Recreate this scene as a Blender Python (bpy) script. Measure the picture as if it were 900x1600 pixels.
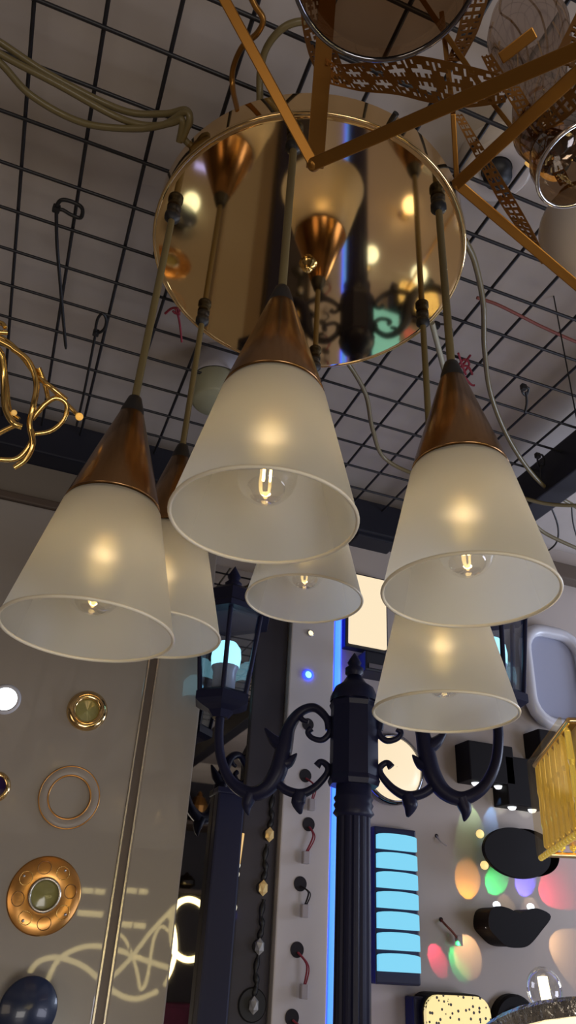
import bpy, bmesh, math, random
from mathutils import Vector, Matrix
random.seed(7)
sc = bpy.context.scene
for o in list(bpy.data.objects): bpy.data.objects.remove(o)
COL = sc.collection
V = Vector
# ------------------------------------------------------------------ camera
F = 1150.0; ZEN = (568, -1120); YAW = math.radians(19.2)
EYE = V((0, 0, 1.5))
def _ray(px, py): return V((px-450, -(py-800), -F))
_up = _ray(*ZEN).normalized()
_fw = V((0, 0, -1)); _fw = (_fw - _up*_fw.dot(_up)).normalized()
_rt = _fw.cross(_up)
_X = _rt*math.cos(YAW) + _fw*math.sin(YAW); _Y = _up.cross(_X)
R3 = Matrix((_X, _Y, _up))                     # camera -> room
cam = bpy.data.cameras.new('camera'); camo = bpy.data.objects.new('camera', cam); COL.objects.link(camo)
cam.sensor_fit = 'VERTICAL'; cam.sensor_height = 36.0; cam.sensor_width = 20.25
cam.lens = F/1600*36.0; cam.clip_start = 0.02; cam.clip_end = 50
camo.matrix_world = Matrix.Translation(EYE) @ R3.to_4x4()
sc.camera = camo
# ------------------------------------------------------------------ world, lights, exposure
sc.view_settings.view_transform = 'Standard'; sc.view_settings.look = 'None'
sc.view_settings.gamma = 1.0; sc.view_settings.use_curve_mapping = False
sc.view_settings.exposure = 0.0
w = bpy.data.worlds.new('world'); sc.world = w; w.use_nodes = True
w.node_tree.nodes['Background'].inputs[0].default_value = (0.80, 0.80, 0.88, 1)
w.node_tree.nodes['Background'].inputs[1].default_value = 0.15
def area(name, loc, target, size, power, col):
    l = bpy.data.lights.new(name, 'AREA'); l.shape = 'RECTANGLE'; l.size, l.size_y = size; l.energy = power; l.color = col
    o = bpy.data.objects.new(name, l); COL.objects.link(o); o.location = loc
    o.rotation_euler = (V(target)-V(loc)).to_track_quat('-Z', 'Y').to_euler(); return o
area('fill_cool', (2.3, -0.5, 1.0), (0.9, 0.9, 2.2), (1.0, 0.8), 13.0, (0.80, 0.82, 1.0))  # unseen cool fill added from the right for ceiling and shades
area('fill_side', (2.3, 1.0, 1.8), (1.4, 1.1, 2.5), (0.5, 0.5), 12.0, (0.68, 0.78, 1.0))  # unseen fill added to brighten the ceiling beyond the right beam
area('fill_warm', (-1.6, -1.2, 1.2), (0.1, 0.9, 2.2), (0.9, 0.9), 5.0, (1.0, 0.80, 0.58))  # unseen warm fill added from the left
area('fill_rear', (0.3, -2.3, 0.5), (0.4, 1.0, 2.1), (1.6, 0.8), 23.0, (1.0, 0.94, 0.88))  # unseen fill added low at the rear, lights the ceiling from below

# ------------------------------------------------------------------ unprojection (measuring the photograph)
YW = 1.47; ZC = 2.52; ZG = 2.45; HC = 2.34
def ray(px, py): return (R3 @ _ray(px, py)).normalized()
def ony(px, py, y=YW): d = ray(px, py); return EYE + d*(y/d.y)
def onz(px, py, z): d = ray(px, py); return EYE + d*((z-EYE.z)/d.z)
def at(px, py, r): return EYE + ray(px, py)*r
def mpp(P): return -(R3.transposed() @ (P-EYE)).z/F
def W(px, py, off=0.0): return ony(px, py, YW-off)
# ------------------------------------------------------------------ materials
def mat(name, col, rough=0.5, metal=0.0, emit=None, es=0.0, coat=0.0, noise=0.0, nscale=20.0, bump=0.0, spec=0.5, stretch=None):
    m = bpy.data.materials.new(name); m.use_nodes = True; n = m.node_tree.nodes; L = m.node_tree.links
    b = n['Principled BSDF']
    b.inputs['Base Color'].default_value = (*col, 1); b.inputs['Roughness'].default_value = rough
    b.inputs['Metallic'].default_value = metal; b.inputs['Coat Weight'].default_value = coat
    b.inputs['Coat Roughness'].default_value = 0.03; b.inputs['Specular IOR Level'].default_value = spec
    if emit:
        b.inputs['Emission Color'].default_value = (*emit, 1); b.inputs['Emission Strength'].default_value = es
    if noise or bump:
        tc = n.new('ShaderNodeTexCoord'); t = n.new('ShaderNodeTexNoise'); t.inputs['Scale'].default_value = nscale; t.inputs['Detail'].default_value = 5
        if stretch:
            mp = n.new('ShaderNodeMapping'); mp.inputs['Scale'].default_value = stretch
            L.new(tc.outputs['Object'], mp.inputs[0]); L.new(mp.outputs[0], t.inputs['Vector'])
        else: L.new(tc.outputs['Object'], t.inputs['Vector'])
        if noise:
            mx = n.new('ShaderNodeMix'); mx.data_type = 'RGBA'
            mx.inputs[6].default_value = (*[c*(1-noise) for c in col], 1); mx.inputs[7].default_value = (*[min(1, c*(1+noise)) for c in col], 1)
            L.new(t.outputs[0], mx.inputs[0]); L.new(mx.outputs[2], b.inputs['Base Color'])
        if bump:
            bp = n.new('ShaderNodeBump'); bp.inputs['Strength'].default_value = bump; bp.inputs['Distance'].default_value = 0.01
            L.new(t.outputs[0], bp.inputs['Height']); L.new(bp.outputs[0], b.inputs['Normal'])
    return m
def glass(name, tint, gloss=0.12, rough=0.03, col=(1, 1, 1)):
    m = bpy.data.materials.new(name); m.use_nodes = True; n = m.node_tree.nodes; L = m.node_tree.links
    n.remove(n['Principled BSDF'])
    t = n.new('ShaderNodeBsdfTransparent'); t.inputs[0].default_value = (*tint, 1)
    g = n.new('ShaderNodeBsdfGlossy'); g.inputs['Roughness'].default_value = rough; g.inputs[0].default_value = (*col, 1)
    lw = n.new('ShaderNodeLayerWeight'); lw.inputs[0].default_value = 0.35
    mr = n.new('ShaderNodeMapRange'); mr.inputs['To Min'].default_value = gloss*0.5; mr.inputs['To Max'].default_value = min(1, gloss*4)
    mx = n.new('ShaderNodeMixShader')
    L.new(lw.outputs['Facing'], mr.inputs[0]); L.new(mr.outputs[0], mx.inputs[0]); L.new(t.outputs[0], mx.inputs[1]); L.new(g.outputs[0], mx.inputs[2])
    L.new(mx.outputs[0], n['Material Output'].inputs[0]); return m
def frosted(name):
    m = bpy.data.materials.new(name); m.use_nodes = True; n = m.node_tree.nodes; L = m.node_tree.links
    n.remove(n['Principled BSDF'])
    d = n.new('ShaderNodeBsdfDiffuse'); d.inputs[0].default_value = (0.86, 0.87, 0.82, 1)
    t = n.new('ShaderNodeBsdfTranslucent'); t.inputs[0].default_value = (0.88, 0.88, 0.80, 1)
    r = n.new('ShaderNodeBsdfRefraction'); r.inputs['IOR'].default_value = 1.35; r.inputs['Roughness'].default_value = 0.6; r.inputs[0].default_value = (0.95, 0.95, 0.92, 1)
    g = n.new('ShaderNodeBsdfGlossy'); g.inputs['Roughness'].default_value = 0.4
    a = n.new('ShaderNodeMixShader'); a.inputs[0].default_value = 0.5
    b = n.new('ShaderNodeMixShader'); b.inputs[0].default_value = 0.14
    c = n.new('ShaderNodeMixShader'); c.inputs[0].default_value = 0.05
    a.inputs[0].default_value = 0.64
    L.new(d.outputs[0], a.inputs[1]); L.new(t.outputs[0], a.inputs[2])
    L.new(a.outputs[0], b.inputs[1]); L.new(r.outputs[0], b.inputs[2])
    L.new(b.outputs[0], c.inputs[1]); L.new(g.outputs[0], c.inputs[2])
    L.new(c.outputs[0], n['Material Output'].inputs[0]); return m
M = dict(
 ceiling=mat('painted_ceiling', (0.48, 0.425, 0.39), 0.8, noise=0.18, nscale=9, bump=0.12),
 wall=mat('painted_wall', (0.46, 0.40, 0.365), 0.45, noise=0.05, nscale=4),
 floor=mat('tile_floor', (0.42, 0.34, 0.26), 0.35, noise=0.2, nscale=3),
 black=mat('black_steel', (0.012, 0.012, 0.016), 0.45),
 plastic=mat('black_plastic', (0.01, 0.01, 0.012), 0.5),
 beam=mat('black_beam_paint', (0.008, 0.009, 0.018), 0.5),
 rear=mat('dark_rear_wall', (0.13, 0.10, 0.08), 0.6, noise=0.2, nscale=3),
 bulk=mat('brown_bulkhead', (0.20, 0.165, 0.125), 0.5, noise=0.1, nscale=5),
 brown=mat('brown_cornice', (0.10, 0.07, 0.05), 0.5),
 gloss=mat('glossy_beige_panel', (0.34, 0.30, 0.255), 0.3, coat=1.0, noise=0.05, nscale=3),
 trim=mat('grey_channel', (0.16, 0.13, 0.115), 0.4, 0.3),
 alu=mat('brushed_edge', (0.75, 0.70, 0.62), 0.25, 0.9),
 mirror=mat('dark_mirror', (0.55, 0.52, 0.48), 0.02, 1.0),
 column=mat('charcoal_board', (0.036, 0.031, 0.042), 0.5, noise=0.2, nscale=8),
 white=mat('white_board', (0.62, 0.58, 0.58), 0.35, noise=0.06, nscale=6),
 hole=mat('hole_dark', (0.012, 0.008, 0.012), 0.8),
 gold=mat('gold_mirror', (0.80, 0.56, 0.27), 0.05, 1.0, noise=0.03, nscale=6),
 goldrim=mat('gold_rim', (0.86, 0.62, 0.30), 0.12, 1.0),
 bronze=mat('bronze_metal', (0.40, 0.23, 0.105), 0.22, 1.0, noise=0.1, nscale=60, stretch=(1, 1, 0.05)),
 bar=mat('antique_gold_bar', (0.38, 0.185, 0.042), 0.36, 0.9),
 filig=mat('antique_gold_lattice', (0.24, 0.11, 0.028), 0.45, 0.85),
 brass=mat('bright_brass', (0.90, 0.62, 0.22), 0.18, 1.0),
 cord=mat('olive_cord', (0.15, 0.115, 0.045), 0.5, coat=0.2),
 pale=mat('pale_cord', (0.35, 0.33, 0.24), 0.5),
 red=mat('red_twine', (0.30, 0.03, 0.05), 0.7),
 rust=mat('red_brown_wire', (0.20, 0.05, 0.035), 0.6),
 navy=mat('navy_black_iron', (0.012, 0.014, 0.046), 0.4, spec=0.3),
 frost=frosted('frosted_glass'),
 frostrim=mat('frosted_glass_rim', (0.88, 0.82, 0.66), 0.3),
 clear=glass('clear_glass', (0.97, 0.97, 0.96), 0.14),
 smoke=glass('smoky_amber_glass', (0.40, 0.27, 0.16), 0.12),
 vase=glass('smoky_vase_glass', (0.50, 0.42, 0.38), 0.13, 0.08, (0.9, 0.8, 0.7)),
 lglass=glass('lantern_glass', (0.72, 0.80, 0.92), 0.13),
 chrome=mat('chrome', (0.75, 0.75, 0.78), 0.1, 1.0),
 darkchrome=mat('dark_chrome', (0.20, 0.20, 0.23), 0.12, 1.0),
 filament=mat('filament', (1, 0.8, 0.4), 0.5, emit=(1.0, 0.66, 0.22), es=9),
 ledblue=mat('blue_led', (0.1, 0.3, 1), 0.5, emit=(0.012, 0.025, 1.0), es=4.5),
 ledbluecore=mat('blue_led_core', (0.2, 0.4, 1), 0.5, emit=(0.055, 0.27, 1.0), es=1.25),
 ledcyan=mat('cyan_diffuser', (0.06, 0.10, 0.12), 0.4, emit=(0.20, 0.66, 0.90), es=0.95),
 warmdif=mat('warm_diffuser', (0.12, 0.1, 0.08), 0.4, emit=(1.0, 0.82, 0.55), es=0.95),
 warmbright=mat('warm_bright', (0.8, 0.7, 0.5), 0.4, emit=(1.0, 0.83, 0.47), es=1.5),
 warmglobe=mat('warm_globe', (.9, .8, .6), .4, emit=(1, .82, .5), es=3.0),
 coolglobe=mat('cool_globe', (.8, .9, .9), .4, emit=(.8, 1.0, 1.0), es=2.0),
 bluebar=mat('blue_bar', (.2, .2, 1), .4, emit=(.25, .30, 1.0), es=2.2),
 coolbulb=mat('cool_bulb', (0.7, 0.9, 0.9), 0.4, emit=(0.42, 0.92, 1.0), es=1.6),
 downwhite=mat('white_downlight', (0.8, 0.9, 1), 0.4, emit=(0.9, 1.0, 1.0), es=4.0),
 neon=mat('warm_neon', (1, 0.9, 0.6), 0.4, emit=(1.0, 0.80, 0.36), es=6.5),
 copper=mat('copper_plate', (0.72, 0.36, 0.11), 0.28, 0.95, noise=0.25, nscale=14),
 olive=mat('olive_lens', (0.30, 0.28, 0.10), 0.2, coat=0.6, noise=0.4, nscale=30),
 satin=mat('satin_matching_ring', (0.36, 0.31, 0.26), 0.35),
 connector=mat('clear_connector', (0.46, 0.42, 0.44), 0.3),
 lampblack=mat('matt_black_lamp', (0.008, 0.006, 0.007), 0.6, spec=0.15),
 lens=mat('spot_lens', (0.8, 0.8, 0.8), 0.2, emit=(0.9, 0.95, 1.0), es=1.3),
 lensgold=mat('gold_spot_lens', (0.8, 0.7, 0.4), 0.2, emit=(1.0, 0.72, 0.25), es=0.9),
 globe=mat('opal_globe', (0.62, 0.56, 0.52), 0.25),
 shell=mat('white_lamp_shell', (0.62, 0.62, 0.68), 0.3),
 greenish=mat('greenish_drum', (0.32, 0.32, 0.22), 0.4),
 crystal=mat('gold_crystal', (0.95, 0.62, 0.14), 0.12, 0.75, emit=(1.0, 0.62, 0.10), es=0.30, noise=0.5, nscale=60, stretch=(1, 1, 0.4)),
 crystalclear=glass('crystal_panel', (0.95, 0.90, 0.78), 0.035, 0.15, (1, 0.9, 0.7)),
 silver=mat('silver_crystal', (0.60, 0.62, 0.66), 0.12, 0.9, noise=0.6, nscale=50, bump=0.8),
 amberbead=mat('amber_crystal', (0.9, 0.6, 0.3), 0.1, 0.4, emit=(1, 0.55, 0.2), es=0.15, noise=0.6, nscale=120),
 whitebead=mat('clear_crystal', (0.75, 0.78, 0.85), 0.08, 0.5, noise=0.6, nscale=120),
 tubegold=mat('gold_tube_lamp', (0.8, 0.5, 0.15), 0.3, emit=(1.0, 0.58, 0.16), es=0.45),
 tubewhite=mat('white_tube_lamp', (0.8, 0.8, 0.7), 0.3, emit=(1.0, 0.90, 0.62), es=0.55),
 magenta=mat('magenta_paper', (0.16, 0.02, 0.07), 0.6, noise=0.4, nscale=30),
)
def star_mat():
    m = mat('star_pattern_diffuser', (0.8, 0.7, 0.4), 0.4); n = m.node_tree.nodes; L = m.node_tree.links; b = n['Principled BSDF']
    tc = n.new('ShaderNodeTexCoord'); vo = n.new('ShaderNodeTexVoronoi'); vo.inputs['Scale'].default_value = 105
    sub = n.new('ShaderNodeMath'); sub.operation = 'LESS_THAN'; sub.inputs[1].default_value = 0.27
    L.new(tc.outputs['Object'], vo.inputs['Vector']); L.new(vo.outputs['Distance'], sub.inputs[0])
    a = n.new('ShaderNodeMix'); a.data_type = 'RGBA'; a.inputs[6].default_value = (1.0, 0.78, 0.33, 1); a.inputs[7].default_value = (0.01, 0.008, 0.005, 1)
    L.new(sub.outputs[0], a.inputs[0]); L.new(a.outputs[2], b.inputs['Emission Color']); L.new(a.outputs[2], b.inputs['Base Color'])
    b.inputs['Emission Strength'].default_value = 0.72; return m
M['stars'] = star_mat()

# ------------------------------------------------------------------ mesh helpers
class MB:
    def __init__(s): s.v = []; s.f = []; s.sm = []
    def add(s, vs, fs, smooth=False):
        k = len(s.v); s.v += [V(p) for p in vs]; s.f += [[i+k for i in f] for f in fs]; s.sm += [smooth]*len(fs); return s
    def box(s, c, dims, rot=None, bev=0.0):
        c = V(c); hx, hy, hz = [d/2 for d in dims]
        if bev > 0:
            bm = bmesh.new(); bmesh.ops.create_cube(bm, size=1)
            for v in bm.verts: v.co = V((v.co.x*dims[0], v.co.y*dims[1], v.co.z*dims[2]))
            bmesh.ops.bevel(bm, geom=list(bm.edges), offset=min(bev, min(dims)*0.45), segments=2, affect='EDGES', profile=0.6)
            return s.bm(bm, c, rot)
        P = [V((x*hx, y*hy, z*hz)) for z in (-1, 1) for y in (-1, 1) for x in (-1, 1)]
        if rot: P = [rot @ p for p in P]
        return s.add([c+p for p in P], [(0, 2, 3, 1), (4, 5, 7, 6), (0, 1, 5, 4), (2, 6, 7, 3), (0, 4, 6, 2), (1, 3, 7, 5)])
    def bm(s, bm, c=(0, 0, 0), rot=None, smooth=False):
        bm.verts.index_update(); c = V(c)
        vs = [c + (rot @ v.co if rot else v.co) for v in bm.verts]; fs = [[v.index for v in f.verts] for f in bm.faces]
        bm.free(); return s.add(vs, fs, smooth)
    def sphere(s, c, r, sc3=(1, 1, 1), u=16, v=10, rot=None):
        bm = bmesh.new(); bmesh.ops.create_uvsphere(bm, u_segments=u, v_segments=v, radius=r)
        for x in bm.verts: x.co = V((x.co.x*sc3[0], x.co.y*sc3[1], x.co.z*sc3[2]))
        return s.bm(bm, c, rot, True)
    def tube(s, pts, r, n=8, closed=False, caps=True):
        pts = [V(p) for p in pts]; m = len(pts); rs = r if isinstance(r, (list, tuple)) else [r]*m
        ref = None; vs = []
        for i, p in enumerate(pts):
            a = pts[(i-1) % m] if (closed or i > 0) else p; b = pts[(i+1) % m] if (closed or i < m-1) else p
            t = (b-a).normalized()
            if ref is None: ref = t.orthogonal().normalized()
            ref = (ref - t*ref.dot(t))
            ref = ref.normalized() if ref.length > 1e-6 else t.orthogonal().normalized()
            q = t.cross(ref)
            vs += [p + (ref*math.cos(2*math.pi*k/n) + q*math.sin(2*math.pi*k/n))*rs[i] for k in range(n)]
        fs = []
        for i in range(m if closed else m-1):
            j = (i+1) % m
            fs += [(i*n+k, i*n+(k+1) % n, j*n+(k+1) % n, j*n+k) for k in range(n)]
        s.add(vs, fs, True)
        if caps and not closed:
            s.add(vs[:n], [list(range(n))[::-1]]); s.add(vs[-n:], [list(range(n))])
        return s
    def lathe(s, prof, c, axis=(0, 0, 1), n=40, smooth=True, sx=1.0, xdir=None, closed=False):
        c = V(c); ax = V(axis).normalized()
        x = V(xdir) if xdir else (V((1, 0, 0)) if abs(ax.x) < 0.9 else V((0, 1, 0)))
        x = (x-ax*x.dot(ax)).normalized(); y = ax.cross(x); m = len(prof)
        vs = [c + ax*h + (x*math.cos(2*math.pi*k/n)*sx + y*math.sin(2*math.pi*k/n))*r for r, h in prof for k in range(n)]
        fs = []
        for i in range(m if closed else m-1):
            j = (i+1) % m
            fs += [(i*n+k, i*n+(k+1) % n, j*n+(k+1) % n, j*n+k) for k in range(n)]
        return s.add(vs, fs, smooth)
    def disc(s, c, r, h, axis, n=40, sx=1.0, xdir=None, bev=0.0):
        b = bev
        s.lathe([(0.0001, 0), (r, 0), (r, h-b), (r-b, h), (0.0001, h)] if b else [(0.0001, 0), (r, 0), (r, h), (0.0001, h)], c, axis, n, False, sx, xdir); return s
    def prism(s, poly, depth):               # poly: coplanar 3-D points, extruded by vector depth
        poly = [V(p) for p in poly]; d = V(depth); n = len(poly)
        return s.add(poly+[p+d for p in poly], [list(range(n))[::-1], list(range(n, 2*n))]+[(i, (i+1) % n, n+(i+1) % n, n+i) for i in range(n)])
    def build(s, name, m, parent=None, loc=None):
        base = V(loc) if loc is not None else (BASE[parent] if parent else V((0, 0, 0)))
        me = bpy.data.meshes.new(name); me.from_pydata([p-base for p in s.v], [], s.f); me.update()
        for p, q in zip(me.polygons, s.sm): p.use_smooth = q
        b2 = bmesh.new(); b2.from_mesh(me); bmesh.ops.recalc_face_normals(b2, faces=b2.faces); b2.to_mesh(me); b2.free()
        me.materials.append(m); o = bpy.data.objects.new(name, me); COL.objects.link(o)
        if parent: o.parent = parent; BASE[o] = base
        else: o.location = base; BASE[o] = base
        return o
BASE = {}
def smooth(pts, k=6, closed=False):
    pts = [V(p) for p in pts]; n = len(pts); out = []
    for i in range(n if closed else n-1):
        g = lambda j: pts[j % n] if closed else pts[max(0, min(n-1, j))]
        p0, p1, p2, p3 = g(i-1), g(i), g(i+1), g(i+2)
        for q in range(k):
            t = q/k
            out.append(0.5*((2*p1)+(p2-p0)*t+(2*p0-5*p1+4*p2-p3)*t*t+(3*p1-p0-3*p2+p3)*t**3))
    if not closed: out.append(pts[-1])
    return out
def tag(o, label, cat, group=None, kind=None):
    o['label'] = label; o['category'] = cat
    if group: o['group'] = group
    if kind: o['kind'] = kind
    return o
def thing(name, label, cat, loc, group=None):
    o = bpy.data.objects.new(name, None); COL.objects.link(o); o.location = loc; o.empty_display_size = 0.05; BASE[o] = V(loc)
    return tag(o, label, cat, group)
def single(name, mb, m, label, cat, loc, group=None): return tag(mb.build(name, m, None, loc), label, cat, group)
def struct(name, mb, m): o = mb.build(name, m, None, (0, 0, 0)); o['kind'] = 'structure'; return o
NY = V((0, -1, 0))                            # out of the back wall
def zon(A, px, py):                           # height on the vertical through A where pixel row py falls
    r = ray(px, py); t = ((A[0]-EYE.x)*r.x+(A[1]-EYE.y)*r.y)/(r.x**2+r.y**2); return EYE.z+t*r.z

# ------------------------------------------------------------------ the setting
struct('floor', MB().box((0.5, -0.8, -0.05), (6.0, 4.8, 0.1)), M['floor'])
struct('ceiling', MB().box((0.5, -0.8, ZC+0.05), (6.0, 4.8, 0.1)), M['ceiling'])
struct('wall_back', MB().box((0.5, YW+0.06, 1.25), (6.0, 0.12, 2.7)), M['wall'])
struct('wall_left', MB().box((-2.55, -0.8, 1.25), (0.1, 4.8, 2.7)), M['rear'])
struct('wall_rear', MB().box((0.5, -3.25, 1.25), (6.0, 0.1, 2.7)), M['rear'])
zb = ZG
xR = onz(900, 722, 2.40).x
struct('trim_1', MB().box(((-2.5+xR)/2, YW-0.035, 2.43), (xR+2.5, 0.07, 0.09), bev=0.004), M['beam'])
struct('trim_2', MB().box((xR+0.03, -0.5, 2.43), (0.06, 3.8, 0.09), bev=0.004), M['beam'])
struct('trim_3', MB().box((2.3, YW-0.02, W(850, 890).z-0.012), (2.4, 0.04, 0.045), bev=0.004), M['brown'])
zt = W(60, 722).z; zTop0 = W(60, 798).z
struct('trim_4', MB().box((-1.0, YW-0.012, zt), (3.0-0.3, 0.024, 0.022), bev=0.005), M['brown'])

xq = W(395, 890).x
struct('trim_5', MB().box(((-2.5+xq)/2, YW-0.008, (zTop0+2.384)/2), (xq+2.5, 0.014, 2.384-zTop0)), M['bulk'])
struct('trim_6', MB().box(((-2.5+xq)/2, YW-0.016, zTop0+0.006), (xq+2.5, 0.03, 0.018), bev=0.003), M['brown'])

# wire mesh under the ceiling
def wire_mesh():
    b = MB(); r = 0.0029
    x0, x1, y0, y1 = -0.96, xR, -0.6, 1.40
    n = 0; x = -0.172-0.0825*9
    while x < x1: b.tube([(x, y0, ZG+0.004), (x, y1, ZG+0.004)], r, 6); x += 0.0825
    y = 0.69-0.0795*16
    while y < y1+0.001: b.tube([(x0, y, ZG), (x1+0.004, y, ZG)], r, 6); y += 0.0795
    return b
single('wire_mesh', wire_mesh(), M['black'], 'black welded wire mesh grid hung flat below the plaster ceiling', 'wire mesh', (0, 0.4, ZG))

# ------------------------------------------------------------------ back wall boards
zTop = zTop0-0.004
xe = W(280, 1350).x
def vboard(name, xa, xb, z0, z1, t, m, label, cat, bev=0.003, y=YW):
    return single(name, MB().box(((xa+xb)/2, y-0.002-t/2, (z0+z1)/2), (abs(xb-xa), t, z1-z0), bev=bev), m, label, cat, ((xa+xb)/2, y, z0))
xs = W(190, 1340).x; ws = 0.021
vboard('glossy_panel', -1.6, xs-ws/2, 0.2, zTop, 0.022, M['gloss'], 'glossy beige display panel carrying the round recessed lights on the left wall', 'panel')
vboard('glossy_panel', xs+ws/2, xe, 0.2, zTop, 0.022, M['gloss'], 'narrow glossy beige panel without lights, right of the grey channel strip', 'panel')
t = thing('channel_strip', 'grey upright channel strip with pale edges between the two glossy beige panels', 'trim strip', (xs, YW, 0.2))
MB().box((xs, YW-0.008, (0.2+zTop)/2), (ws, 0.016, zTop-0.2)).build('channel_base', M['trim'], t)
for q in (-1, 1): MB().box((xs+q*(ws/2-0.0015), YW-0.013, (0.2+zTop)/2), (0.003, 0.024, zTop-0.2)).build('edge_strip', M['alu'], t)
xm = W(366, 1400).x; xd = W(423, 1430).x; xw = W(503, 1420).x
zT2 = W(430, 905).z
vboard('wall_mirror', xe+0.002, xm, 0.2, zT2, 0.006, M['mirror'], 'tall narrow mirror strip behind the left lantern, beside the beige panel', 'mirror', 0.0)
vboard('charcoal_board', xm, xd-0.003, 0.2, zT2, 0.016, M['column'], 'tall charcoal board with hanging crystal drops, left of the white board', 'board')
t = thing('display_board', 'tall white display board with a column of round cut-out holes beside the blue strip', 'board', ((xd+xw)/2, YW, 0.2))
MB().box(((xd+xw)/2, YW-0.016, (0.2+zT2)/2), (xw-xd, 0.032, zT2-0.2), bev=0.003).build('panel', M['white'], t)
holes = [(482, 1288), (469, 1381), (464, 1484), (456, 1590), (477, 1212), (481, 1132)]
for px, py in holes:
    p = W(px, py, 0.032); MB().disc(p, 0.0128, 0.0015, NY, 24).build('cutout_hole', M['hole'], t)
for (px, py), (ex, ey), m, lab in zip(holes[:5], [(478, 1332), (476, 1415), (475, 1540), (470, 1640), (487, 1250)], ['red', 'hole', 'red', 'red', 'red'],
        ['red wire with clear plug in the uppermost hole under the lamp post arm', 'dark looped wire with clear plug at the second hole under the lamp post arm',
         'long red wire with clear plug at the third hole under the lamp post arm', 'red wire at the lowest white board hole, cut by the picture edge', 'red wire with clear plug hanging behind the lower left scroll of the lamp post']):
    a = W(px+1, py+4, 0.034); e = W(ex, ey, 0.042); k = thing('connector_wire', lab, 'wire', a, 'connector wires of the white board')
    mid = (a+e)/2 + V((0.008, -0.008, 0.006))
    MB().tube(smooth([a, mid, e], 8), 0.0017, 6).tube(smooth([a+V((0.002, 0, 0)), mid+V((0.004, 0, -.002)), e+V((0.003, 0, 0))], 8), 0.0012, 6).build('wire', M[m], k)
    MB().box(e+V((0, 0, -0.009)), (0.014, 0.012, 0.022), bev=0.002).build('plug', M['connector'], k)
p = W(481, 1055, 0.032)
t = thing('blue_downlight', 'small round blue glowing LED light near the top of the white board', 'light', p)
MB().lathe([(0.0075, 0), (0.0115, 0), (0.0115, 0.004), (0.0075, 0.005)], p, NY, 28, closed=True).build('bezel', M['ledblue'], t)
MB().sphere(p+NY*0.002, 0.0078, (1, 0.5, 1)).build('lens', mat('blue_white_lens', (0.5, 0.8, 1), 0.3, emit=(0.25, 0.75, 1.0), es=1.6), t)
p = W(485, 990, 0.032)
t = thing('pin_light', 'tiny warm white pin light just under the rear centre pendant shade', 'light', p)
MB().lathe([(0.006, 0), (0.008, 0), (0.008, 0.003), (0.006, 0.004)], p, NY, 20, closed=True).build('bezel', M['chrome'], t); MB().sphere(p+NY*0.001, 0.006, (1, .5, 1)).build('lens', M['warmbright'], t)
xb = W(515, 1400).x
t = thing('led_strip', 'tall bright blue LED strip light running up beside the lamp post', 'LED strip', (xb, YW, 0.3))
MB().box((xb, YW-0.008, (0.3+zT2)/2), (0.021, 0.016, zT2-0.3), bev=0.002).build('channel', M['ledblue'], t)
MB().tube([(xb, YW-0.017, 0.3), (xb, YW-0.017, zT2)], 0.0065, 12).build('diffuser', M['ledbluecore'], t)

# crystal drops on the charcoal board
cb = [(418, 1305, 'amberbead', 'small amber crystal drop, uppermost on the charcoal board'), (408, 1388, 'amberbead', 'orange faceted crystal drop, second from the top of the charcoal board'),
      (402, 1479, 'whitebead', 'clear faceted crystal drop in a black holder, third from the top of the charcoal board'), (393, 1570, 'whitebead', 'clear crystal drop on a large dark disc, lowest of the charcoal board')]
for i, (px, py, m, lab) in enumerate(cb):
    p = W(px, py, 0.016); t = thing('crystal_drop', lab, 'crystal', p, 'crystal drops on the charcoal board')
    MB().disc(p, 0.011 if i < 3 else 0.026, 0.006, NY, 24, bev=0.002).build('holder', M['plastic'], t)
    bm = bmesh.new(); bmesh.ops.create_icosphere(bm, subdivisions=1, radius=0.0095)
    b = MB().bm(bm, p+NY*0.012)
    for v in b.v: v.z = p.z+(v.z-p.z)*1.45
    b.build('crystal', M[m], t)
    MB().tube(smooth([p+NY*0.004+V((0, 0, .012)), p+NY*0.006+V((.005, 0, .03)), p+NY*.004+V((0.002, 0, .05)), p+NY*.003+V((.006, 0, .075))], 6), [0.0022+0.0035*abs(math.sin(q*.55)) for q in range(19)], 6).build('hanger', M['plastic'], t)
p = W(375, 1328, 0.03)
t = thing('tube_lamp', 'slim gold tube lamp glowing on the charcoal board edge', 'lamp', p)
a, e = W(377, 1302, .03), W(370, 1352, .03)
MB().tube([a, e], 0.0062, 12).build('tube', M['tubegold'], t); MB().sphere(e, 0.0068).build('cap', M['tubewhite'], t)
MB().box((W(373, 1327, .03)+V((0, 0.0085, 0))), (.006, .012, .03)).build('bracket', M['plastic'], t)
a, e = W(368, 1366, .03), W(364, 1418, .03)
t = thing('beaded_lamp', 'short white beaded lamp hanging just under the slim gold tube lamp', 'lamp', a)
MB().sphere(a, 0.0075).build('ball', M['tubewhite'], t); MB().tube([a+V((0, 0, -.018)), e+V((0, 0, .008))], 0.006, 12).build('tube', M['tubewhite'], t); MB().tube([a, e], 0.002, 6).build('rod', M['chrome'], t); MB().sphere(e, 0.0075).build('ball', M['tubewhite'], t)
MB().box(((a+e)/2+V((0, 0.0085, 0))), (.006, .012, .02)).build('bracket', M['plastic'], t)
b = MB(); pts = []
t = thing('bead_string', 'thin string of blue and green beads trailing below the white beaded lamp', 'bead string', W(364, 1425, .022))
MB().tube([W(365, 1420, .022), W(357, 1500, .022), W(348, 1600, .022), W(340, 1680, .022)], 0.0011, 6).build('cord', M['pale'], t)
for px, py, c in [(365, 1424, 'g'), (364, 1430, 'b'), (359, 1452, 'b'), (356, 1502, 'b'), (353, 1541, 'g')]:
    MB().sphere(W(px, py, .022), 0.0033 if c == 'g' else 0.0042, u=12, v=8).build('bead', M['ledblue'] if c == 'b' else M['satin'], t)
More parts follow.
